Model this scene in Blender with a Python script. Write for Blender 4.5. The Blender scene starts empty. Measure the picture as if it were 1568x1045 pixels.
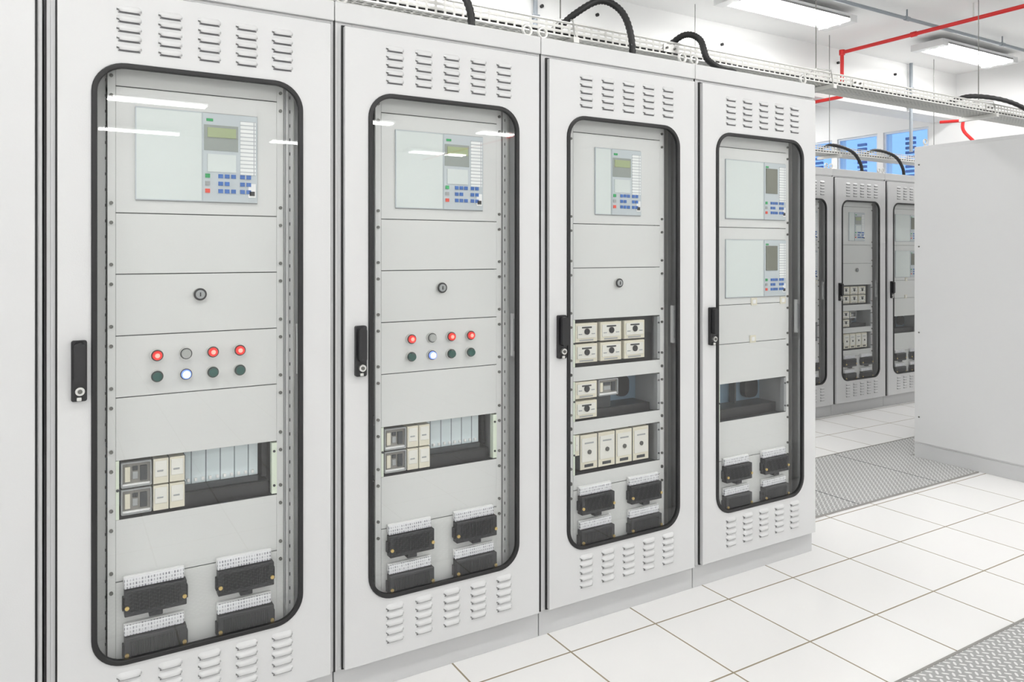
import bpy, bmesh, math
from mathutils import Vector

scene = bpy.context.scene
scene.view_settings.view_transform = 'Standard'
scene.view_settings.look = 'None'
scene.view_settings.exposure = 0.0

# ------------------------------------------------------------------ materials
def pm(name, col, rough=0.5, metal=0.0, emis=None, estr=0.0, spec=0.5, coat=0.0, sample=False):
    m = bpy.data.materials.new(name); m.use_nodes = True
    b = m.node_tree.nodes['Principled BSDF']
    b.inputs['Base Color'].default_value = (*col, 1)
    b.inputs['Roughness'].default_value = rough
    b.inputs['Metallic'].default_value = metal
    b.inputs['Specular IOR Level'].default_value = spec
    b.inputs['Coat Weight'].default_value = coat
    if emis:
        b.inputs['Emission Color'].default_value = (*emis, 1)
        b.inputs['Emission Strength'].default_value = estr
        if not sample:
            m.cycles.emission_sampling = 'NONE'
    return m

def add_bump(m, scale, strength, dist=0.001):
    nt = m.node_tree; b = nt.nodes['Principled BSDF']
    tc = nt.nodes.new('ShaderNodeTexCoord'); n = nt.nodes.new('ShaderNodeTexNoise')
    n.inputs['Scale'].default_value = scale
    bp = nt.nodes.new('ShaderNodeBump'); bp.inputs['Strength'].default_value = strength
    bp.inputs['Distance'].default_value = dist
    nt.links.new(tc.outputs['Object'], n.inputs['Vector'])
    nt.links.new(n.outputs['Fac'], bp.inputs['Height'])
    nt.links.new(bp.outputs['Normal'], b.inputs['Normal'])

M = {}
M['paint'] = pm('cabinet_paint', (0.655, 0.660, 0.664), 0.32); add_bump(M['paint'], 240, 0.18)
M['frame'] = pm('cabinet_frame_paint', (0.65, 0.655, 0.66), 0.42)
M['panel'] = pm('panel_paint', (0.69, 0.695, 0.69), 0.4); add_bump(M['panel'], 280, 0.18)
M['plinth'] = pm('plinth_paint', (0.57, 0.575, 0.58), 0.5)
M['slot_shade'] = pm('louvre_slot_shade', (0.20, 0.20, 0.21), 0.7)  # dark tone painted under the louvre hoods as the shade of the opening
M['rubber'] = pm('gasket_rubber', (0.008, 0.008, 0.009), 0.45)
M['black'] = pm('black_plastic', (0.012, 0.012, 0.014), 0.35)
M['block'] = pm('bakelite_dark', (0.020, 0.020, 0.024), 0.5)
M['dark'] = pm('dark_interior', (0.04, 0.045, 0.05), 0.6)
M['midgrey'] = pm('interior_grey', (0.36, 0.37, 0.38), 0.5)
M['inner'] = pm('mounting_plate_zinc', (0.24, 0.35, 0.46), 0.35, 0.1)
M['metal'] = pm('zinc_metal', (0.66, 0.66, 0.64), 0.35, 0.85)
M['screw'] = pm('screw_metal', (0.14, 0.14, 0.13), 0.35, 0.7)
M['brass'] = pm('brass', (0.75, 0.55, 0.22), 0.3, 0.9)
M['cream'] = pm('relay_cream', (0.74, 0.70, 0.58), 0.5)
M['face'] = pm('relay_label_face', (0.78, 0.77, 0.72), 0.45)
M['smoke'] = pm('relay_smoke', (0.26, 0.25, 0.23), 0.12)
M['bracket'] = pm('bracket_pale', (0.76, 0.83, 0.70), 0.4)
M['plate'] = pm('hmi_plate', (0.67, 0.72, 0.71), 0.22)
M['hmi'] = pm('hmi_face', (0.52, 0.57, 0.60), 0.3)
M['lcd'] = pm('lcd_glass', (0.30, 0.33, 0.31), 0.2)
M['lcdg'] = pm('lcd_green', (0.35, 0.41, 0.23), 0.2)
M['lcdd'] = pm('lcd_dark', (0.15, 0.155, 0.12), 0.2)
M['white'] = pm('white_plastic', (0.85, 0.85, 0.85), 0.4)
M['blue'] = pm('key_blue', (0.03, 0.13, 0.44), 0.4)
M['green'] = pm('key_green', (0.02, 0.33, 0.10), 0.4)
M['red'] = pm('key_red', (0.75, 0.07, 0.04), 0.4)
M['redlamp'] = pm('lamp_red', (0.70, 0.015, 0.012), 0.2, emis=(1, 0.04, 0.03), estr=0.3)
M['redcore'] = pm('lamp_red_core', (0.9, 0.3, 0.25), 0.2, emis=(1, 0.35, 0.28), estr=0.8)
M['dkgreen'] = pm('lamp_green_off', (0.006, 0.075, 0.06), 0.2)
M['greylamp'] = pm('lamp_grey_off', (0.42, 0.43, 0.42), 0.3)
M['bluelamp'] = pm('lamp_blue_lit', (0.6, 0.7, 1.0), 0.25, emis=(0.62, 0.72, 1.0), estr=2.2)
M['bluerim'] = pm('lamp_blue_rim', (0.2, 0.3, 0.9), 0.25, emis=(0.22, 0.35, 1.0), estr=0.7)
M['redpipe'] = pm('sprinkler_red', (0.60, 0.012, 0.012), 0.35)
M['conduit'] = pm('conduit_grey', (0.27, 0.30, 0.33), 0.4)
M['wall'] = pm('wall_white', (0.86, 0.865, 0.86), 0.7)
M['ceil'] = pm('ceiling_white', (0.88, 0.885, 0.88), 0.75)
M['fixture'] = pm('fixture_white', (0.78, 0.79, 0.79), 0.4)
M['refl'] = pm('fixture_reflector', (0.92, 0.92, 0.92), 0.3)
M['tube'] = pm('fluorescent_tube', (0.9, 0.9, 0.9), 0.4, emis=(1, 0.99, 0.975), estr=37.5, sample=True)
M['winframe'] = pm('window_frame_blue', (0.70, 0.76, 0.84), 0.4)
M['slat'] = pm('shutter_slat_blue', (0.05, 0.14, 0.40), 0.4)
M['ledge'] = pm('floor_trim_metal', (0.35, 0.34, 0.32), 0.4, 0.5)

# thin glass sheet (Schlick reflectance, works from both sides)
def glass(name, tint, r0=0.05, rough=0.01):
    m = bpy.data.materials.new(name); m.use_nodes = True
    nt = m.node_tree; nt.nodes.clear()
    o = nt.nodes.new('ShaderNodeOutputMaterial'); mx = nt.nodes.new('ShaderNodeMixShader')
    t = nt.nodes.new('ShaderNodeBsdfTransparent'); g = nt.nodes.new('ShaderNodeBsdfGlossy')
    lw = nt.nodes.new('ShaderNodeLayerWeight'); lw.inputs['Blend'].default_value = 0.5
    pw = nt.nodes.new('ShaderNodeMath'); pw.operation = 'POWER'; pw.inputs[1].default_value = 5.0
    ma = nt.nodes.new('ShaderNodeMath'); ma.operation = 'MULTIPLY_ADD'
    ma.inputs[1].default_value = 1-r0; ma.inputs[2].default_value = r0
    t.inputs['Color'].default_value = (*tint, 1); g.inputs['Roughness'].default_value = rough
    nt.links.new(lw.outputs['Facing'], pw.inputs[0]); nt.links.new(pw.outputs[0], ma.inputs[0])
    nt.links.new(ma.outputs[0], mx.inputs[0]); nt.links.new(t.outputs[0], mx.inputs[1])
    nt.links.new(g.outputs[0], mx.inputs[2]); nt.links.new(mx.outputs[0], o.inputs[0])
    return m
M['glass'] = glass('door_glass', (0.945, 0.955, 0.95), 0.065, 0.012)
M['wglass'] = glass('window_glass', (0.88, 0.95, 1.0), 0.05)

def brick_mat(name, c1, c2, mort, bw, rh, ms, plane='XY', loc=(0, 0, 0), rough=0.5, holes=False, metal=0.0, bump=0.0):
    m = bpy.data.materials.new(name); m.use_nodes = True
    nt = m.node_tree; b = nt.nodes['Principled BSDF']; out = nt.nodes['Material Output']
    tc = nt.nodes.new('ShaderNodeTexCoord'); sp = nt.nodes.new('ShaderNodeSeparateXYZ')
    cb = nt.nodes.new('ShaderNodeCombineXYZ'); mp = nt.nodes.new('ShaderNodeMapping')
    br = nt.nodes.new('ShaderNodeTexBrick')
    nt.links.new(tc.outputs['Object'], sp.inputs[0])
    nt.links.new(sp.outputs['X'], cb.inputs['X'])
    if plane == 'XY':
        nt.links.new(sp.outputs['Y'], cb.inputs['Y'])
    elif plane == 'XZ':
        nt.links.new(sp.outputs['Z'], cb.inputs['Y'])
    else:
        ad = nt.nodes.new('ShaderNodeMath'); ad.operation = 'ADD'
        nt.links.new(sp.outputs['Y'], ad.inputs[0]); nt.links.new(sp.outputs['Z'], ad.inputs[1])
        nt.links.new(ad.outputs[0], cb.inputs['Y'])
    mp.inputs['Location'].default_value = loc
    nt.links.new(cb.outputs[0], mp.inputs['Vector']); nt.links.new(mp.outputs[0], br.inputs['Vector'])
    br.offset = 0.0; br.squash = 1.0
    br.inputs['Scale'].default_value = 1.0
    br.inputs['Color1'].default_value = (*c1, 1); br.inputs['Color2'].default_value = (*c2, 1)
    br.inputs['Mortar'].default_value = (*mort, 1)
    br.inputs['Brick Width'].default_value = bw; br.inputs['Row Height'].default_value = rh
    br.inputs['Mortar Size'].default_value = ms
    br.inputs['Mortar Smooth'].default_value = 0.1
    b.inputs['Roughness'].default_value = rough; b.inputs['Metallic'].default_value = metal
    nt.links.new(br.outputs['Color'], b.inputs['Base Color'])
    if bump:
        bp = nt.nodes.new('ShaderNodeBump'); bp.invert = True
        bp.inputs['Strength'].default_value = bump; bp.inputs['Distance'].default_value = 0.002
        nt.links.new(br.outputs['Fac'], bp.inputs['Height']); nt.links.new(bp.outputs[0], b.inputs['Normal'])
    if holes:
        mx = nt.nodes.new('ShaderNodeMixShader'); t = nt.nodes.new('ShaderNodeBsdfTransparent')
        nt.links.new(br.outputs['Fac'], mx.inputs[0]); nt.links.new(t.outputs[0], mx.inputs[1])
        nt.links.new(b.outputs[0], mx.inputs[2]); nt.links.new(mx.outputs[0], out.inputs[0])
    return m

M['floor'] = brick_mat('raised_floor_tile', (0.89, 0.885, 0.875), (0.91, 0.905, 0.895), (0.32, 0.27, 0.19),
                       0.408, 0.403, 0.0036, 'XY', (-1.95 + 0.408 * 20, 0.12 + 0.403 * 40, 0), 0.20, bump=0.3)
M['label'] = brick_mat('terminal_label', (0.26, 0.26, 0.30), (0.75, 0.75, 0.78), (0.86, 0.86, 0.89), 0.0078, 0.0105, 0.0020, 'XZ', rough=0.5)
M['tray'] = brick_mat('perforated_tray', (0.6, 0.6, 0.58), (0.6, 0.6, 0.58), (0.70, 0.70, 0.67), 0.042, 0.0217, 0.0055, 'YZ', (0, -2.4602+.0217*200, 0), rough=0.4, holes=True, metal=0.3)
M['textlab'] = brick_mat('printed_label', (0.80, 0.82, 0.82), (0.86, 0.87, 0.87), (0.45, 0.47, 0.5), 0.05, 0.012, 0.0015, 'XZ', rough=0.5)
M['module'] = brick_mat('terminal_rail', (0.66, 0.75, 0.78), (0.78, 0.85, 0.88), (0.18, 0.22, 0.25), 0.042, 0.30, 0.0018, 'XZ', rough=0.35)

def checker_plate():
    m = bpy.data.materials.new('checker_plate'); m.use_nodes = True
    nt = m.node_tree; b = nt.nodes['Principled BSDF']
    def math_(op, a, bb=None):
        n = nt.nodes.new('ShaderNodeMath'); n.operation = op
        for i, v in enumerate([a, bb]):
            if v is None: continue
            if isinstance(v, (int, float)): n.inputs[i].default_value = v
            else: nt.links.new(v, n.inputs[i])
        return n.outputs[0]
    tc = nt.nodes.new('ShaderNodeTexCoord'); mp = nt.nodes.new('ShaderNodeMapping')
    mp.inputs['Rotation'].default_value = (0, 0, math.radians(45)); mp.inputs['Scale'].default_value = (38, 38, 38)
    nt.links.new(tc.outputs['Object'], mp.inputs['Vector'])
    sp = nt.nodes.new('ShaderNodeSeparateXYZ'); nt.links.new(mp.outputs[0], sp.inputs[0])
    X, Y = sp.outputs['X'], sp.outputs['Y']
    fx = math_('SUBTRACT', math_('FRACT', X), 0.5); fy = math_('SUBTRACT', math_('FRACT', Y), 0.5)
    par = math_('FLOORED_MODULO', math_('ADD', math_('FLOOR', X), math_('FLOOR', Y)), 2.0)
    ip = math_('SUBTRACT', 1.0, par)
    a = math_('ADD', math_('MULTIPLY', fx, par), math_('MULTIPLY', fy, ip))
    c = math_('ADD', math_('MULTIPLY', fy, par), math_('MULTIPLY', fx, ip))
    e = math_('ADD', math_('POWER', math_('MULTIPLY', a, 2.1), 2), math_('POWER', math_('MULTIPLY', c, 5.5), 2))
    mask = math_('LESS_THAN', e, 1.0)
    mix = nt.nodes.new('ShaderNodeMix'); mix.data_type = 'RGBA'
    mix.inputs[6].default_value = (0.38, 0.38, 0.375, 1); mix.inputs[7].default_value = (0.80, 0.80, 0.79, 1)
    nt.links.new(mask, mix.inputs[0]); nt.links.new(mix.outputs[2], b.inputs['Base Color'])
    bp = nt.nodes.new('ShaderNodeBump'); bp.inputs['Strength'].default_value = 0.5; bp.inputs['Distance'].default_value = 0.002
    nt.links.new(mask, bp.inputs['Height']); nt.links.new(bp.outputs[0], b.inputs['Normal'])
    b.inputs['Roughness'].default_value = 0.4; b.inputs['Metallic'].default_value = 0.2
    return m
M['checker'] = checker_plate()

# ------------------------------------------------------------------ mesh builder
class B:
    def __init__(s): s.v = []; s.f = []; s.m = []; s.sm = []; s.mats = []
    def mi(s, k):
        if k not in s.mats: s.mats.append(k)
        return s.mats.index(k)
    def add(s, vs, fs, k, smooth=False):
        o = len(s.v); s.v += [tuple(p) for p in vs]; i = s.mi(k)
        for f in fs: s.f.append([o + q for q in f]); s.m.append(i); s.sm.append(smooth)
    def box(s, x0, x1, y0, y1, z0, z1, k):
        vs = [(x0,y0,z0),(x1,y0,z0),(x1,y1,z0),(x0,y1,z0),(x0,y0,z1),(x1,y0,z1),(x1,y1,z1),(x0,y1,z1)]
        s.add(vs, [(0,1,2,3),(4,5,6,7),(0,1,5,4),(1,2,6,5),(2,3,7,6),(3,0,4,7)], k)
    def loop_prism(s, lp, y0, y1, k, smooth=False):
        n = len(lp)
        vs = [(x, y0, z) for x, z in lp] + [(x, y1, z) for x, z in lp]
        s.add(vs, [list(range(n)), list(range(n, 2*n))] , k)
        s.add(vs, [(i, (i+1) % n, n+(i+1) % n, n+i) for i in range(n)], k, smooth)
    def ring(s, a, b, y0, y1, k):
        n = len(a)
        vs = [(x, y0, z) for x, z in a] + [(x, y0, z) for x, z in b] + [(x, y1, z) for x, z in a] + [(x, y1, z) for x, z in b]
        fs = []
        for i in range(n):
            j = (i+1) % n
            fs += [(i, j, n+j, n+i), (2*n+i, 2*n+j, 3*n+j, 3*n+i), (i, j, 2*n+j, 2*n+i), (n+i, n+j, 3*n+j, 3*n+i)]
        s.add(vs, fs, k)
    def cyl(s, c, r, h, axis, k, n=16, r2=None, smooth=True):
        r2 = r if r2 is None else r2
        vs = []
        for q, rr in ((0, r), (h, r2)):
            for i in range(n):
                a = 2*math.pi*i/n; u, w = rr*math.cos(a), rr*math.sin(a)
                if axis == 'y': vs.append((c[0]+u, c[1]+q, c[2]+w))
                elif axis == 'z': vs.append((c[0]+u, c[1]+w, c[2]+q))
                else: vs.append((c[0]+q, c[1]+u, c[2]+w))
        s.add(vs, [(i, (i+1) % n, n+(i+1) % n, n+i) for i in range(n)], k, smooth)
        s.add(vs, [list(range(n)), list(range(n, 2*n))], k)
    def tube(s, pts, r, k, n=10, rib=0.0, seg=None):
        P = [Vector(p) for p in pts]
        if seg:   # catmull-rom resample
            Q = []
            E = [P[0]*2-P[1]] + P + [P[-1]*2-P[-2]]
            for i in range(1, len(E)-2):
                for j in range(seg):
                    t = j/seg; a, b, c, d = E[i-1], E[i], E[i+1], E[i+2]
                    Q.append(0.5*((2*b)+(c-a)*t+(2*a-5*b+4*c-d)*t*t+(3*b-a-3*c+d)*t**3))
            Q.append(P[-1]); P = Q
        vs = []; m = len(P); ref = Vector((0, 0, 1))
        t0 = (P[1]-P[0]).normalized()
        if abs(t0.dot(ref)) > 0.9: ref = Vector((0, 1, 0))
        nrm = (ref - t0*ref.dot(t0)).normalized()
        for i in range(m):
            t = (P[min(i+1, m-1)]-P[max(i-1, 0)]).normalized()
            nrm = (nrm - t*nrm.dot(t)).normalized(); bi = t.cross(nrm)
            rr = r + (rib if i % 2 else 0)
            for j in range(n):
                a = 2*math.pi*j/n
                vs.append(P[i]+nrm*rr*math.cos(a)+bi*rr*math.sin(a))
        fs = [(i*n+j, i*n+(j+1) % n, (i+1)*n+(j+1) % n, (i+1)*n+j) for i in range(m-1) for j in range(n)]
        s.add(vs, fs, k, True)
        s.add(vs, [list(range(n)), list(range((m-1)*n, m*n))], k)
    def torus(s, c, R, r, k, axis='y', n=20, m=8):
        vs = []
        for i in range(n):
            a = 2*math.pi*i/n
            for j in range(m):
                b = 2*math.pi*j/m; q = R+r*math.cos(b); w = r*math.sin(b)
                if axis == 'y': vs.append((c[0]+q*math.cos(a), c[1]+w, c[2]+q*math.sin(a)))
                else: vs.append((c[0]+q*math.cos(a), c[1]+q*math.sin(a), c[2]+w))
        s.add(vs, [(i*m+j, i*m+(j+1) % m, ((i+1) % n)*m+(j+1) % m, ((i+1) % n)*m+j) for i in range(n) for j in range(m)], k, True)
    def louvre(s, x0, w, z, k='paint', h=0.020, p=0.0085):
        n = 8; vs = []
        for i in range(n+1):
            t = i/n; q = min(1.0, math.sin(math.pi*t)*2.6); x = x0+w*t
            vs += [(x, 0.0005, z+h*0.5*(0.55+0.45*q)), (x, -p*0.70*q, z+h*0.16), (x, -p*q, z-h*0.26), (x, -p*.72*q, z-h*0.46*q), (x, 0.0005, z-h*0.50*q)]
        fs = []; dk = []
        for i in range(n):
            a, b = i*5, (i+1)*5
            fs += [(a, b, b+1, a+1), (a+1, b+1, b+2, a+2), (a+2, b+2, b+3, a+3)]; dk.append((a+3, b+3, b+4, a+4))
        s.add(vs, fs, k, True); s.add(vs, dk, 'slot_shade')
        s.box(x0+.004, x0+w-.004, -.0006, .0005, z-h*.66, z-h*.48, 'slot_shade')  # shade painted as a dark strip below the hood; door sheet is uncut
    def obj(s, name, parent=None, bevel=0.0, seg=2):
        me = bpy.data.meshes.new(name); me.from_pydata(s.v, [], s.f)
        for k in s.mats: me.materials.append(M[k])
        me.polygons.foreach_set('material_index', s.m)
        me.polygons.foreach_set('use_smooth', s.sm)
        bm = bmesh.new(); bm.from_mesh(me)
        bmesh.ops.recalc_face_normals(bm, faces=bm.faces); bm.to_mesh(me); bm.free()
        o = bpy.data.objects.new(name, me); scene.collection.objects.link(o)
        if parent: o.parent = parent
        if bevel:
            b = o.modifiers.new('bevel', 'BEVEL'); b.width = bevel; b.segments = seg
            b.limit_method = 'ANGLE'; b.angle_limit = math.radians(40)
        return o

def empty(name, loc=(0, 0, 0), scale=(1, 1, 1)):
    e = bpy.data.objects.new(name, None); e.location = loc; e.scale = scale
    e.empty_display_size = 0.2; scene.collection.objects.link(e); return e

NS = 10
def rr(x0, x1, z0, z1, r):
    pts = []
    for cx, cz, a0 in ((x1-r, z1-r, 0), (x0+r, z1-r, 90), (x0+r, z0+r, 180), (x1-r, z0+r, 270)):
        for i in range(NS+1):
            a = math.radians(a0+90*i/NS); pts.append((cx+r*math.cos(a), cz+r*math.sin(a)))
    return pts
def outer_rect(x0, x1, z0, z1, rloop):
    pts = []; h = NS/2
    for c in range(4):
        seg = rloop[c*(NS+1):(c+1)*(NS+1)]; s0, s1 = seg[0], seg[-1]
        if c == 0: A, C, D = (x1, s0[1]), (x1, z1), (s1[0], z1)
        if c == 1: A, C, D = (s0[0], z1), (x0, z1), (x0, s1[1])
        if c == 2: A, C, D = (x0, s0[1]), (x0, z0), (s1[0], z0)
        if c == 3: A, C, D = (s0[0], z0), (x1, z0), (x1, s1[1])
        for i in range(NS+1):
            if i <= h: t = i/h; pts.append((A[0]+(C[0]-A[0])*t, A[1]+(C[1]-A[1])*t))
            else: t = (i-h)/h; pts.append((C[0]+(D[0]-C[0])*t, C[1]+(D[1]-C[1])*t))
    return pts

# ------------------------------------------------------------------ cabinet parts
PY = 0.045   # panel plane
def relay(b, x0, x1, z0, z1, kind='cream'):
    y = PY+0.004
    if kind == 'smoke':
        b.box(x0, x1, y+0.01, y+0.08, z0, z1, 'smoke')
        b.ring(rr(x0, x1, z0, z1, 0.004), rr(x0+0.004, x1-0.004, z0+0.004, z1-0.004, 0.003), y, y+0.012, 'midgrey')
        b.box(x0+0.010, x0+0.024, y+0.004, y+0.012, z0+0.016, z1-0.014, 'cream')
        b.box(x1-0.030, x1-0.012, y+0.004, y+0.012, z0+0.016, z1-0.014, 'dark')
        b.box(x0+0.030, x1-0.036, y+0.006, y+0.012, z0+0.022, z1-0.030, 'midgrey')
        b.box(x0+0.030, x1-0.036, y+0.006, y+0.012, z1-0.026, z1-0.014, 'dark')
        b.box(x0+0.004, x1-0.004, y+0.004, y+0.012, z0+0.004, z0+0.010, 'white')
    else:
        b.box(x0, x1, y, y+0.08, z0, z1, 'cream')
        xc = (x0+x1)/2
        if kind == 'dot':
            b.box(x0+0.008, x1-0.008, y-0.003, y, z0+0.016, z1-0.010, 'face')
            b.cyl((xc, y-0.007, (z0+z1)/2+0.004), 0.0125, 0.006, 'y', 'black', 16)
            b.box(x0+0.014, x0+0.030, y-.0045, y-.002, z0+.030, z0+.034, 'midgrey'); b.box(x1-0.030, x1-0.014, y-.0045, y-.002, z0+.030, z0+.034, 'midgrey')
            b.box(x0+0.02, x1-0.02, y-0.001, y+0.001, z0+0.004, z0+0.010, 'midgrey')
            b.box(x0+0.03, x1-0.03, y-0.0045, y-0.002, z1-0.020, z1-0.014, 'dark')
        elif kind == 'tall':
            b.box(x0+0.006, x1-0.006, y-0.003, y, z0+0.03, z1-0.014, 'face')
            b.cyl((xc, y-0.007, (z0+z1)/2), 0.009, 0.006, 'y', 'screw', 14)
            b.box(xc-0.022, xc+0.022, y-0.001, y+0.001, z0+0.008, z0+0.02, 'dark')
            b.box(xc-0.022, xc+0.022, y-0.004, y-0.002, z1-0.036, z1-0.030, 'midgrey')
            b.box(x0-0.004, x0, y+.002, y+.06, z0, z1, 'dark')
        else:
            b.box(x0+0.004, x1-0.004, y-0.002, y, z0+0.02, z1-0.006, 'face')
            b.box(x0+0.010, x1-0.014, y-0.003, y-0.001, (z0+z1)/2-0.001, (z0+z1)/2+0.004, 'midgrey')
            b.box(x1, x1+.002, y+.002, y+.06, z0, z1, 'dark')

def hmi(b, x0, xs, x1, z0, z1, big=False):
    y = PY
    b.box(x0-.002, x1+.002, y-0.002, y, z0-.003, z1+.003, 'midgrey')
    b.box(x0, xs, y-0.005, y, z0+0.002, z1, 'plate')
    b.ring(rr(x0-.003, xs, z0, z1+.002, .002), rr(x0, xs-.003, z0+.003, z1-.001, .002), y-.006, y, 'hmi')
    b.box(xs, x1, y-0.008, y, z0, z1, 'hmi')
    w = x1-xs; h = z1-z0; f = y-0.010
    if big:
        b.box(xs+w*.06, xs+w*.58, f-.001, y, z0+h*.46, z1-h*.10, 'lcdd')
    else:
        b.box(xs+w*.02, xs+w*.64, f+.001, y, z0+h*.58, z1-h*.13, 'lcd')
        b.box(xs+w*.08, xs+w*.60, f-.001, y, z1-h*.27, z1-h*.16, 'lcdg')
        b.box(xs+w*.08, xs+w*.60, f-.0005, y, z0+h*.34, z0+h*.54, 'plate')
    b.box(xs+w*.06, xs+w*.18, f, y, z1-h*.09, z1-h*.06, 'green')
    b.box(xs+w*.68, xs+w*.97, f, y, z0+h*.32, z1-h*.06, 'textlab')
    kw, kh = w*.085, h*.045
    for r_ in range(3):
        zc = z0+h*(.10+.085*r_)
        b.box(xs+w*.04, xs+w*.04+kw, f-.001, y, zc, zc+kh, ('red', 'midgrey', 'green')[r_])
        for c_ in (2, 3, 4, 5.4, 6.4):
            if (r_, c_) in ((1, 4),): continue
            x = xs+w*(.04+.118*c_)
            b.box(x, x+kw, f-.001, y, zc, zc+kh, 'blue')
    b.box(xs+w*.83, xs+w*.97, f, y, z0+h*.06, z0+h*.22, 'white')
    b.box(xs+w*.85, xs+w*.95, f-.001, y, z0+h*.08, z0+h*.13, 'black')

def lamp(b, x, z, k):
    b.cyl((x, PY-0.012, z), 0.0180, 0.012, 'y', 'metal', 22)
    b.cyl((x, PY-0.014, z), 0.0165, 0.003, 'y', 'black', 22)
    if k == 'redlamp':
        b.cyl((x, PY-0.022, z), 0.0125, 0.010, 'y', k, 22, r2=0.0140)
        b.cyl((x, PY-0.025, z), 0.0050, 0.003, 'y', 'redcore', 16, r2=0.0070)
    elif k == 'bluelamp':
        b.cyl((x, PY-0.022, z), 0.0130, 0.010, 'y', 'bluerim', 22, r2=0.0145)
        b.cyl((x, PY-0.025, z), 0.0085, 0.003, 'y', k, 16, r2=0.0105)
    else:
        b.cyl((x, PY-0.024, z), 0.0125, 0.012, 'y', k, 22, r2=0.0145)

def keylock(b, x, z):
    b.cyl((x, PY-0.010, z), 0.0195, 0.010, 'y', 'metal', 22)
    b.cyl((x, PY-0.013, z), 0.0185, 0.004, 'y', 'black', 22)
    b.cyl((x, PY-0.016, z), 0.0130, 0.004, 'y', 'midgrey', 18)
    b.box(x-.0015, x+.0015, PY-.018, PY-.015, z-.006, z+.006, 'black')

def terminal(b, x0, x1, z0):
    # test-terminal block : label strip, ribbed body, lower nub, brass screws
    zt = z0+0.078
    b.box(x0, x1-.006, PY-.018, PY, zt+.002, zt+.032, 'label')
    b.box(x0-.002, x1-.004, PY-.012, PY, zt+.012, zt+.036, 'white')
    b.box(x0, x1, PY-.031, PY, z0+.006, zt, 'block')
    n = 22
    for i in range(n):
        x = x0+.014+(x1-x0-.028)*i/n
        b.box(x, x+(x1-x0-.028)/n*.55, PY-.0345, PY-.031, z0+.018, zt-.008, 'block')
    xc = (x0+x1)/2
    b.box(xc-.018, xc+.018, PY-.028, PY, z0-.008, z0+.006, 'block')
    b.box(x0-.005, x0, PY-.02, PY, z0+.02, zt-.02, 'block'); b.box(x1, x1+.005, PY-.02, PY, z0+.02, zt-.02, 'block')
    for x in (x0+.006, x1-.006):
        b.cyl((x, PY-.036, z0+.032), .0058, .005, 'y', 'brass', 12)

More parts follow.
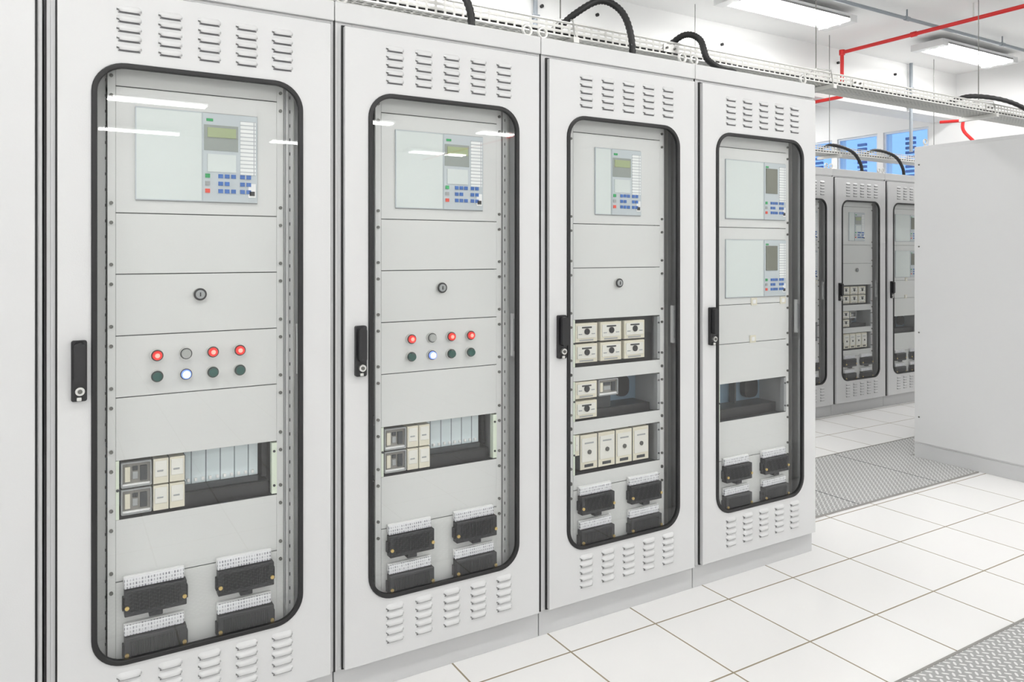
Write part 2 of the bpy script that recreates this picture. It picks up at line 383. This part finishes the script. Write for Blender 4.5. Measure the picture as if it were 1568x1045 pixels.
def cabinet(x0, y0=0.0, kind='A', depth=0.6, scale=1.0, zscale=None, name='electrical_cabinet'):
    root = empty(name, (x0, y0, 0), (scale, scale, zscale or scale))
    # ---- body
    b = B()
    b.box(.002, .798, .034, depth, .0, .100, 'plinth')
    b.box(.002, .012, .024, depth, .101, 2.285, 'frame'); b.box(.788, .798, .024, depth, .101, 2.285, 'frame')
    b.box(.012, .788, depth-.01, depth, .101, 2.285, 'frame')
    b.box(.012, .788, .024, depth-.01, 2.275, 2.285, 'frame'); b.box(.012, .788, .024, depth-.01, .101, .111, 'frame')
    b.box(.012, .060, .0245, .07, .111, 2.275, 'frame'); b.box(.740, .788, .0245, .07, .111, 2.275, 'frame')
    b.box(.060, .740, .0245, .07, 2.15, 2.275, 'frame'); b.box(.060, .740, .0245, .07, .111, .20, 'frame')
    b.obj('body', root, .0015)
    # top cap lip, door rubber seal
    b = B()
    b.box(.001, .799, .016, .030, 2.222, 2.288, 'paint')
    b.obj('top_lip', root, .004)
    b = B()
    b.ring([(.787, 2.212), (.023, 2.212), (.023, .103), (.787, .103)], [(.770, 2.19), (.04, 2.19), (.04, .12), (.770, .12)], .017, .0245, 'rubber')
    b.box(-.003, .003, .021, .03, .10, 2.27, 'rubber')
    b.obj('door_seal', root)
    # lifting eyes
    b = B()
    for x in (.035, .765):
        for y in (.06, depth-.06):
            b.cyl((x, y, 2.285), .013, .008, 'z', 'metal', 12)
            b.torus((x, y, 2.318), .019, .006, 'metal', 'y')
    b.obj('lifting_eyes', root)
    # ---- door
    win = rr(.110, .690, .308, 2.000, .085)
    b = B()
    dx0, dx1, dz0, dz1 = .028, .782, .106, 2.207
    if kind == 'plain':
        b.box(dx0, dx1, 0, .020, dz0, dz1, 'paint')
    else:
        b.ring(outer_rect(dx0, dx1, dz0, dz1, win), win, 0, .020, 'paint')
    b.obj('door', root, .003)
    b = B()
    for g in range(5):
        for l in range(5):
            b.louvre(.170+.1065*g, .064, 2.155-.0268*l)
            b.louvre(.170+.1065*g, .064, .276-.0268*l)
    b.obj('ventilation_louvres', root)
    # handle
    b = B(); hx = .079
    b.loop_prism(rr(hx-.019, hx+.019, 1.062, 1.228, .006), -.014, 0, 'black')
    b.loop_prism(rr(hx-.013, hx+.013, 1.112, 1.222, .010), -.034, -.014, 'black')
    b.cyl((hx+.002, -.024, 1.090), .0115, .012, 'y', 'metal', 18)
    b.cyl((hx+.002, -.027, 1.090), .006, .004, 'y', 'screw', 12)
    b.box(hx-.006, hx+.006, -.022, -.014, 1.064, 1.074, 'metal')
    b.obj('swing_handle', root, .002)
    if kind == 'plain':
        return root
    b = B()
    b.ring(rr(.108, .692, .306, 2.002, .087), rr(.123, .677, .321, 1.987, .072), -.006, .009, 'rubber')
    b.obj('window_gasket', root, .003)
    b = B()
    w2 = rr(.122, .678, .320, 1.988, .073)
    b.add([(x, .002, z) for x, z in reversed(w2)], [list(range(len(w2)))], 'glass')
    b.obj('window_glass', root)
    # ---- rack
    b = B()
    for xa, xb in ((.150, .170), (.622, .642)):
        b.box(xa, xb, PY+.001, PY+.012, .12, 2.20, 'panel')
    b.box(.062, .146, .072, .077, .12, 2.2, 'panel')
    if kind == 'A':
        b.box(.647, .738, .062, .067, .12, 2.2, 'frame')
        b.box(.652, .658, .050, .062, .12, 2.2, 'panel')
        b.box(.676, .679, .048, .062, .12, 2.2, 'metal')
    else:
        b.box(.647, .738, .100, .105, .12, 2.2, 'midgrey')
        b.box(.652, .660, .060, .10, .12, 2.2, 'frame')
        b.box(.673, .677, .055, .10, .12, 2.2, 'metal')
    # stay arm of the swing frame at right
    b.box(.682, .692, .030, .045, 1.08, 1.24, 'frame')
    b.box(.685, .690, .026, .030, 1.10, 1.22, 'midgrey')
    b.obj('rack_rails', root)
    openings = {'A': [(.703, .871)], 'C': [(1.013, 1.200), (.798, .955), (.585, .745)], 'D': [(.703, .871)]}[kind]
    if kind == 'C': seams = [(.12, .525), (.525, .585), (.745, .798), (.955, 1.013), (1.200, 1.406), (1.406, 1.582), (1.582, 1.945), (1.945, 2.20)]
    elif kind == 'A': seams = [(.12, .525), (.525, .703), (.871, 1.052), (1.052, 1.229), (1.229, 1.406), (1.406, 1.582), (1.582, 1.945), (1.945, 2.20)]
    else: seams = [(.12, .525), (.525, .703), (.871, 1.052), (1.052, 1.229), (1.229, 1.582), (1.582, 1.945), (1.945, 2.20)]
    b = B()
    for a, c in seams:
        b.box(.1705, .6215, PY, PY+.004, a+.0013, c-.0013, 'panel')
    b.box(.150, .642, PY+.055, PY+.060, .12, openings[-1][0]-.03, 'dark')
    b.box(.150, .642, PY+.055, PY+.060, openings[0][1]+.03, 2.2, 'dark')
    b.obj('rack_panels', root, .0008, 1)
    b = B()
    zs = sorted({z for s_ in seams for z in s_})
    for z in zs:
        for dz in (-.028, .028):
            for x in (.159, .633):
                if .3 < z+dz < 2.0:
                    b.cyl((x, PY-.004, z+dz), .0052, .006, 'y', 'screw', 10)
    z = .34; ry = .0605 if kind == 'A' else .0985
    while z < 1.98:
        b.box(.1445, .1475, .0705, .072, z, z+.008, 'dark'); b.box(.665, .668, ry, ry+.0015, z, z+.010, 'dark'); z += .045
    b.obj('rack_screws', root)
    # openings
    b = B()
    for (a, c) in openings:
        b.box(.150, .642, .205, .21, a-.02, c+.02, 'inner')
        b.box(.150, .642, PY+.006, .205, c+.006, c+.010, 'frame')
        b.box(.150, .642, PY+.006, .205, a-.012, a-.008, 'dark')
        b.box(.165, .1705, PY+.006, .205, a-.008, c+.006, 'midgrey')
        b.box(.622, .627, PY+.006, .205, a-.008, c+.006, 'midgrey')
        b.box(.1705, .179, PY, PY+.02, a, c, 'bracket'); b.box(.606, .6215, PY-.002, PY+.02, a+.004, c-.004, 'bracket' if kind == 'A' else 'midgrey')
        b.cyl((.175, PY-.003, (a+c)/2), .004, .004, 'y', 'dark', 10); b.cyl((.613, PY-.005, c-.03), .004, .004, 'y', 'dark', 10); b.cyl((.613, PY-.005, a+.03), .004, .004, 'y', 'dark', 10)
    b.obj('equipment_recess', root)
    b = B()
    if kind == 'A':
        for z0_, z1_ in ((.789, .862), (.711, .784)):
            relay(b, .184, .264, z0_, z1_, 'smoke')
            relay(b, .268, .309, z0_, z1_, 'plain'); relay(b, .312, .353, z0_, z1_, 'plain')
        b.box(.357, .575, .10, .18, .760, .862, 'module')
        for i in range(10):
            b.box(.365+i*.021, .373+i*.021, .092, .10, .768, .778, 'white')
        b.box(.357, .604, .075, .18, .697, .742, 'black')
        b.box(.357, .575, .09, .18, .742, .760, 'dark')
        b.box(.587, .603, .10, .18, .75, .86, 'black')
    elif kind == 'C':
        b.box(.1795, .604, .075, .12, .998, 1.205, 'black')
        for i in range(3):
            x = .184+i*.124
            for z0_, z1_ in ((1.110, 1.185), (1.028, 1.102)):
                relay(b, x, x+.108, z0_, z1_, 'dot')
        relay(b, .184, .29, .885, .952, 'dot'); relay(b, .184, .29, .806, .874, 'dot')
        relay(b, .30, .40, .885, .952, 'smoke')
        b.box(.30, .604, .09, .20, .79, .825, 'black'); b.loop_prism(rr(.50, .575, .84, .93, .03), .19, .20, 'black')
        b.box(.30, .40, .10, .20, .825, .88, 'dark')
        relay(b, .180, .203, .66, .742, 'plain')
        for i in range(4):
            relay(b, .208+i*.090, .208+i*.090+.084, .600, .738, 'tall')
        b.box(.575, .604, .10, .20, .60, .74, 'black'); b.box(.1795, .604, .10, .14, .575, .60, 'black')
    else:
        b.box(.18, .27, .14, .20, .76, .87, 'module'); b.box(.18, .604, .09, .20, .697, .745, 'black')
        b.loop_prism(rr(.48, .57, .76, .855, .03), .17, .20, 'black')
        b.box(.40, .41, .16, .20, .745, .87, 'dark')
    b.obj('relay_modules', root, .0015, 1)
    # HMI, lamps, locks
    b = B()
    if kind == 'A': hmi(b, .223, .402, .560, 1.622, 1.889)
    elif kind == 'C': hmi(b, .278, .358, .512, 1.622, 1.889)
    else:
        hmi(b, .214, .463, .613, 1.622, 1.889, True); hmi(b, .214, .463, .613, 1.262, 1.525, True)
    b.obj('control_display', root)
    b = B()
    if kind in 'AC': keylock(b, .394, 1.343)
    if kind == 'A':
        for i, x in enumerate((.277, .355, .430, .508)):
            lamp(b, x, 1.168, 'greylamp' if i == 1 else 'redlamp')
            lamp(b, x, 1.107, 'bluelamp' if i == 1 else 'dkgreen')
    if kind == 'D':
        for x, z in ((.398, 1.239), (.597, 1.239), (.39, 1.066)):
            b.box(x-.019, x+.019, PY-.004, PY, z-.017, z+.017, 'cream')
            b.box(x-.010, x+.010, PY-.006, PY-.004, z-.009, z+.009, 'white')
    b.obj('indicator_lamps', root)
    b = B()
    for xa, xb in ((.191, .354), (.442, .606)):
        terminal(b, xa, xb, .426); terminal(b, xa, xb, .292)
    b.obj('test_terminal_blocks', root, .0015, 1)
    return root

# main row
cabinet(-0.905, 0.0, 'plain')
cabinet(-0.10, 0.0, 'A')
cabinet(0.70, 0.0, 'A')
cabinet(1.50, 0.0, 'C')
cabinet(2.30, 0.0, 'D')
# far row
for x, k in ((3.54, 'A'), (4.314, 'C'), (5.09, 'D'), (5.866, 'C'), (6.642, 'D'), (7.418, 'A')):
    cabinet(x, 1.91, k, scale=0.97)
# right-hand cabinet, seen from its side panel
def side_cabinet(x0):
    r = cabinet(x0, -0.10, 'plain', depth=0.87, zscale=0.973)
    return r
r = side_cabinet(5.19)
b = B()
b.box(-.008, .002, .03, .865, .112, 2.262, 'paint')
for z in (.30, .92, 1.55, 2.15):
    for y in (.065, .83):
        b.cyl((-.011, y, z), .006, .004, 'x', 'screw', 10)
b.obj('side_panel', r, .004)
side_cabinet(5.995)

# ------------------------------------------------------------------ room shell
X0, X1, Y0, Y1, ZC = -4.0, 9.15, -12.6, 6.4, 3.6
b = B(); b.box(X0-.2, X1+.2, Y0-.2, Y1+.2, -.12, 0, 'floor'); b.obj('floor')
b = B(); b.box(X0-.2, X1+.2, Y0-.2, Y1+.2, ZC, ZC+.12, 'ceil'); b.obj('ceiling')
b = B(); b.box(X0-.2, X0, Y0, Y1, 0, ZC, 'wall'); b.obj('wall_left')
b = B(); b.box(X0, X1, Y1, Y1+.2, 0, ZC, 'wall'); b.obj('wall_back')
b = B(); b.box(X0, X1, Y0-.2, Y0, 0, ZC, 'wall'); b.obj('wall_front')
wins = [(2.96, 3.56), (3.64, 4.24), (4.32, 4.92), (5.0, 5.6)]
b = B(); wz0, wz1 = 2.20, 3.03
b.box(X1, X1+.2, Y0, Y1, 0, wz0, 'wall'); b.box(X1, X1+.2, Y0, Y1, wz1, ZC, 'wall')
prev = Y0
for a, c in wins:
    b.box(X1, X1+.2, prev, a, wz0, wz1, 'wall'); prev = c
b.box(X1, X1+.2, prev, Y1, wz0, wz1, 'wall'); b.obj('wall_right')
for i, (a, c) in enumerate(wins):
    e = empty('window_%d' % (i+1), (X1+.05, a, wz0))
    b = B(); w = c-a; h = wz1-wz0
    b.box(-.03, .03, 0, .025, 0, h, 'winframe'); b.box(-.03, .03, w-.025, w, 0, h, 'winframe')
    b.box(-.03, .03, .025, w-.025, 0, .025, 'winframe'); b.box(-.03, .03, .025, w-.025, h-.025, h, 'winframe')
    b.obj('frame', e)
    b = B(); b.box(-.003, .003, .025, w-.025, .025, h-.025, 'wglass'); b.obj('pane', e)
    b = B()
    z = .05
    while z < h-.1:
        b.box(.05, .09, w*.40, w*.60, z, z+.034, 'slat'); z += .06
    b.obj('shutter_slats', e)

# dropped beam
b = B(); b.box(X0, X1, 2.62, 2.92, 3.06, ZC, 'wall')
b.obj('ceiling_beam')
b = B()
for x, z in ((3.2, 3.42), (3.25+.5, 3.44), (7.9, 3.45), (6.9, 3.45), (5.2, 3.40), (2.4, 3.42)):
    b.cyl((x, 2.60, z), .014, .02, 'y', 'black', 12)
b.obj('beam_bolt_caps')

# floor checker-plate strips
b = B()
b.box(3.16, 5.17, .325, 1.085, 0, .006, 'checker'); b.box(5.17, 9.1, .79, 1.085, 0, .006, 'checker')
for x in (3.9, 4.72):
    b.box(x, x+.006, .325, 1.085, .006, .0065, 'dark')
b.box(3.16, 5.17, .315, .325, 0, .008, 'ledge'); b.box(3.16, 9.1, 1.085, 1.095, 0, .008, 'ledge')
b.obj('floor_trench_cover')
b = B()
b.box(-3.9, 9.1, -1.46, -.862, 0, .006, 'checker'); b.box(-3.9, 9.1, -.862, -.852, 0, .008, 'ledge')
b.obj('floor_trench_cover')

# ------------------------------------------------------------------ ceiling lights
def light(x, y):
    e = empty('ceiling_light_fixture', (x, y, 3.47))
    b = B(); L, W = 1.42, .32
    b.box(0, L, 0, W, .055, .075, 'fixture')
    b.box(0, .10, 0, W, .012, .055, 'fixture'); b.box(L-.10, L, 0, W, .012, .055, 'fixture')
    b.add([(.1, 0, .035), (L-.1, 0, .035), (L-.1, .04, .055), (.1, .04, .055)], [(0, 1, 2, 3)], 'refl')
    b.add([(.1, W, .035), (L-.1, W, .035), (L-.1, W-.04, .055), (.1, W-.04, .055)], [(0, 1, 2, 3)], 'refl')
    b.box(.10, L-.10, W/2-.006, W/2+.006, .03, .055, 'refl')
    for xx in (.25, L-.25): b.cyl((xx, W/2, .075), .008, .055, 'z', 'conduit', 8)
    b.obj('housing', e)
    b = B()
    for ya, yb in ((.062, .132), (W-.132, W-.062)):
        m = (ya+yb)/2
        b.add([(.105, ya, .026), (.105, m, .004), (.105, yb, .026), (L-.105, ya, .026), (L-.105, m, .004), (L-.105, yb, .026)],
              [(0, 1, 4, 3), (1, 2, 5, 4)], 'tube', True)
    b.obj('tubes', e)
for y in (4.6, 1.72, -1.8, -5.3):
    for x in (-3.75, -1.0, 1.75, 4.5, 7.25):
        light(x, y)
for y in (-8.95, -11.8):
    for x in (-2.41, .34, 3.09, 5.84): light(x, y)

# ------------------------------------------------------------------ cable trays
def tray(x0, x1, y, z, hang, w=.2):
    e = empty('cable_tray')
    b = B()
    b.box(x0, x1, y, y+.002, z, z+.065, 'tray'); b.box(x0, x1, y+w, y+w+.002, z, z+.065, 'tray')
    b.box(x0, x1, y, y+w, z, z+.002, 'tray')
    b.obj('perforated_trough', e)
    b = B()
    b.box(x0, x1, y-.004, y+.006, z+.062, z+.067, 'metal'); b.box(x0, x1, y+w-.004, y+w+.006, z+.062, z+.067, 'metal')
    b.box(x0, x1, y-.003, y+.003, z-.003, z+.003, 'metal')
    for hx in hang:
        b.box(hx-.015, hx+.015, y-.03, y+w+.03, z-.03, z-.004, 'metal')
        b.cyl((hx, y+w/2, z-.02), .003, ZC-z+.02, 'z', 'screw', 8)
        b.cyl((hx, y+w/2, z+.08), .012, .03, 'z', 'metal', 10)
        b.tube([(hx, y-.02, z-.02), (hx, y, z+.08), (hx, y+w/2, z+.11), (hx, y+w, z+.08), (hx, y+w+.02, z-.02)], .004, 'metal', 6)
    x = x0+.7
    while x < x1:
        b.box(x, x+.09, y-.006, y-.001, z+.012, z+.052, 'metal')
        for q in (.02, .07): b.cyl((x+q, y-.012, z+.032), .006, .008, 'y', 'screw', 8)
        x += 1.5
    b.obj('rails_and_hangers', e)
    b = B()
    for i, c in enumerate(('black', 'midgrey', 'black', 'conduit')):
        yy = y+.03+i*.04
        b.tube([(x0+(x1-x0)*t/12, yy+.008*math.sin(t*2.1+i), z+.016) for t in range(13)], .009, c, 8)
    b.obj('tray_cables', e)
tray(0.3, 9.0, .44, 2.455, (1.95, 3.80, 5.60, 7.4))
tray(3.5, 9.0, 2.25, 2.42, (4.6, 6.4, 8.2))

def cable(pts):
    b = B(); b.tube(pts, .0145, 'rubber', 10, rib=.0026, seg=14)
    p = pts[-1]; b.cyl((p[0], p[1], p[2]), .024, .022, 'z', 'metal', 14)
    b.obj('corrugated_cable_conduit')
cable([(1.10, .52, 2.49), (1.18, .44, 2.57), (1.28, .36, 2.575), (1.345, .31, 2.46), (1.355, .30, 2.286)])
cable([(1.90, .52, 2.49), (1.97, .45, 2.57), (2.08, .40, 2.635), (2.155, .34, 2.58), (2.18, .30, 2.45), (2.185, .30, 2.286)])
cable([(2.56, .52, 2.49), (2.62, .42, 2.56), (2.67, .36, 2.53), (2.69, .33, 2.43), (2.80, .34, 2.395), (2.97, .40, 2.40), (3.03, .43, 2.286)])
cable([(5.15, .52, 2.49), (5.35, .45, 2.55), (5.75, .38, 2.53), (6.05, .32, 2.40), (6.10, .30, 2.225)])
for x in (5.35, 6.15, 6.85):
    cable([(x, 2.30, 2.44), (x+.15, 2.25, 2.50), (x+.38, 2.2, 2.45), (x+.52, 2.2, 2.34), (x+.55, 2.2, 2.217)])

# ------------------------------------------------------------------ pipes
b = B()
b.tube([(6.61, -12.5, 3.46), (6.61, 2.36, 3.46)], .018, 'redpipe', 12)
b.tube([(6.61, 2.36, 3.48), (6.61, 2.36, 3.04), ], .018, 'redpipe', 12)
b.cyl((6.61, 2.36, 3.435), .028, .05, 'z', 'redpipe', 14); b.cyl((6.61, 2.36, 3.02), .028, .05, 'z', 'redpipe', 14)
b.tube([(6.61, 2.36, 3.02), (6.61, 5.8, 3.02)], .018, 'redpipe', 12)
for y in (-6, -3, 0, 1.6): b.cyl((6.61, y, 3.46), .024, .05, 'y', 'redpipe', 14)
for y in (-4, -.8, 1.1): b.cyl((6.61, y, 3.46), .006, .14, 'z', 'metal', 8)
b.cyl((6.61, 3.2, 2.94), .012, .06, 'z', 'redpipe', 12); b.cyl((6.61, 3.2, 2.93), .03, .01, 'z', 'redpipe', 12)
b.obj('sprinkler_pipe')
b = B()
b.tube([(8.7, 2.3, 2.98), (8.7, 2.3, 2.85), (8.75, 2.2, 2.7), (8.85, 2.1, 2.5)], .018, 'redpipe', 10, seg=6)
b.tube([(8.7, 2.3, 2.96), (8.7, 2.56, 2.98)], .018, 'redpipe', 10)
b.obj('sprinkler_pipe')
b = B()
b.tube([(-3.9, 1.50, 3.52), (9.1, 1.50, 3.52)], .015, 'conduit', 10)
for x in (-2.5, 0, 2.5, 5.2, 6.3, 7.9): b.cyl((x, 1.50, 3.52), .007, .08, 'z', 'conduit', 8); b.cyl((x-.03, 1.5, 3.52), .02, .06, 'x', 'conduit', 10)
b.obj('electrical_conduit')
for x in (3.12, 8.7-.55):
    b = B(); b.cyl((x, 2.58, 2.6), .018, 1.0, 'z', 'conduit', 12)
    b.box(x-.03, x+.03, 2.56, 2.62, 3.30, 3.33, 'conduit'); b.box(x-.03, x+.03, 2.56, 2.62, 3.10, 3.13, 'conduit')
    b.obj('electrical_conduit')

# ------------------------------------------------------------------ world + camera
w = bpy.data.worlds.new('sky'); scene.world = w; w.use_nodes = True
bg = w.node_tree.nodes['Background']; bg.inputs[0].default_value = (0.32, 0.56, 1.0, 1); bg.inputs[1].default_value = 1.3

cam = bpy.data.cameras.new('camera'); co = bpy.data.objects.new('camera', cam); scene.collection.objects.link(co)
co.location = (-0.06, -2.375, 1.47)
co.rotation_euler = (math.radians(90), 0, -math.atan2(.5136, .858))
cam.sensor_fit = 'HORIZONTAL'; cam.sensor_width = 36; cam.lens = 36*1150/1568
cam.shift_y = -136.5/1568; cam.clip_start = .05; cam.clip_end = 100
scene.camera = co
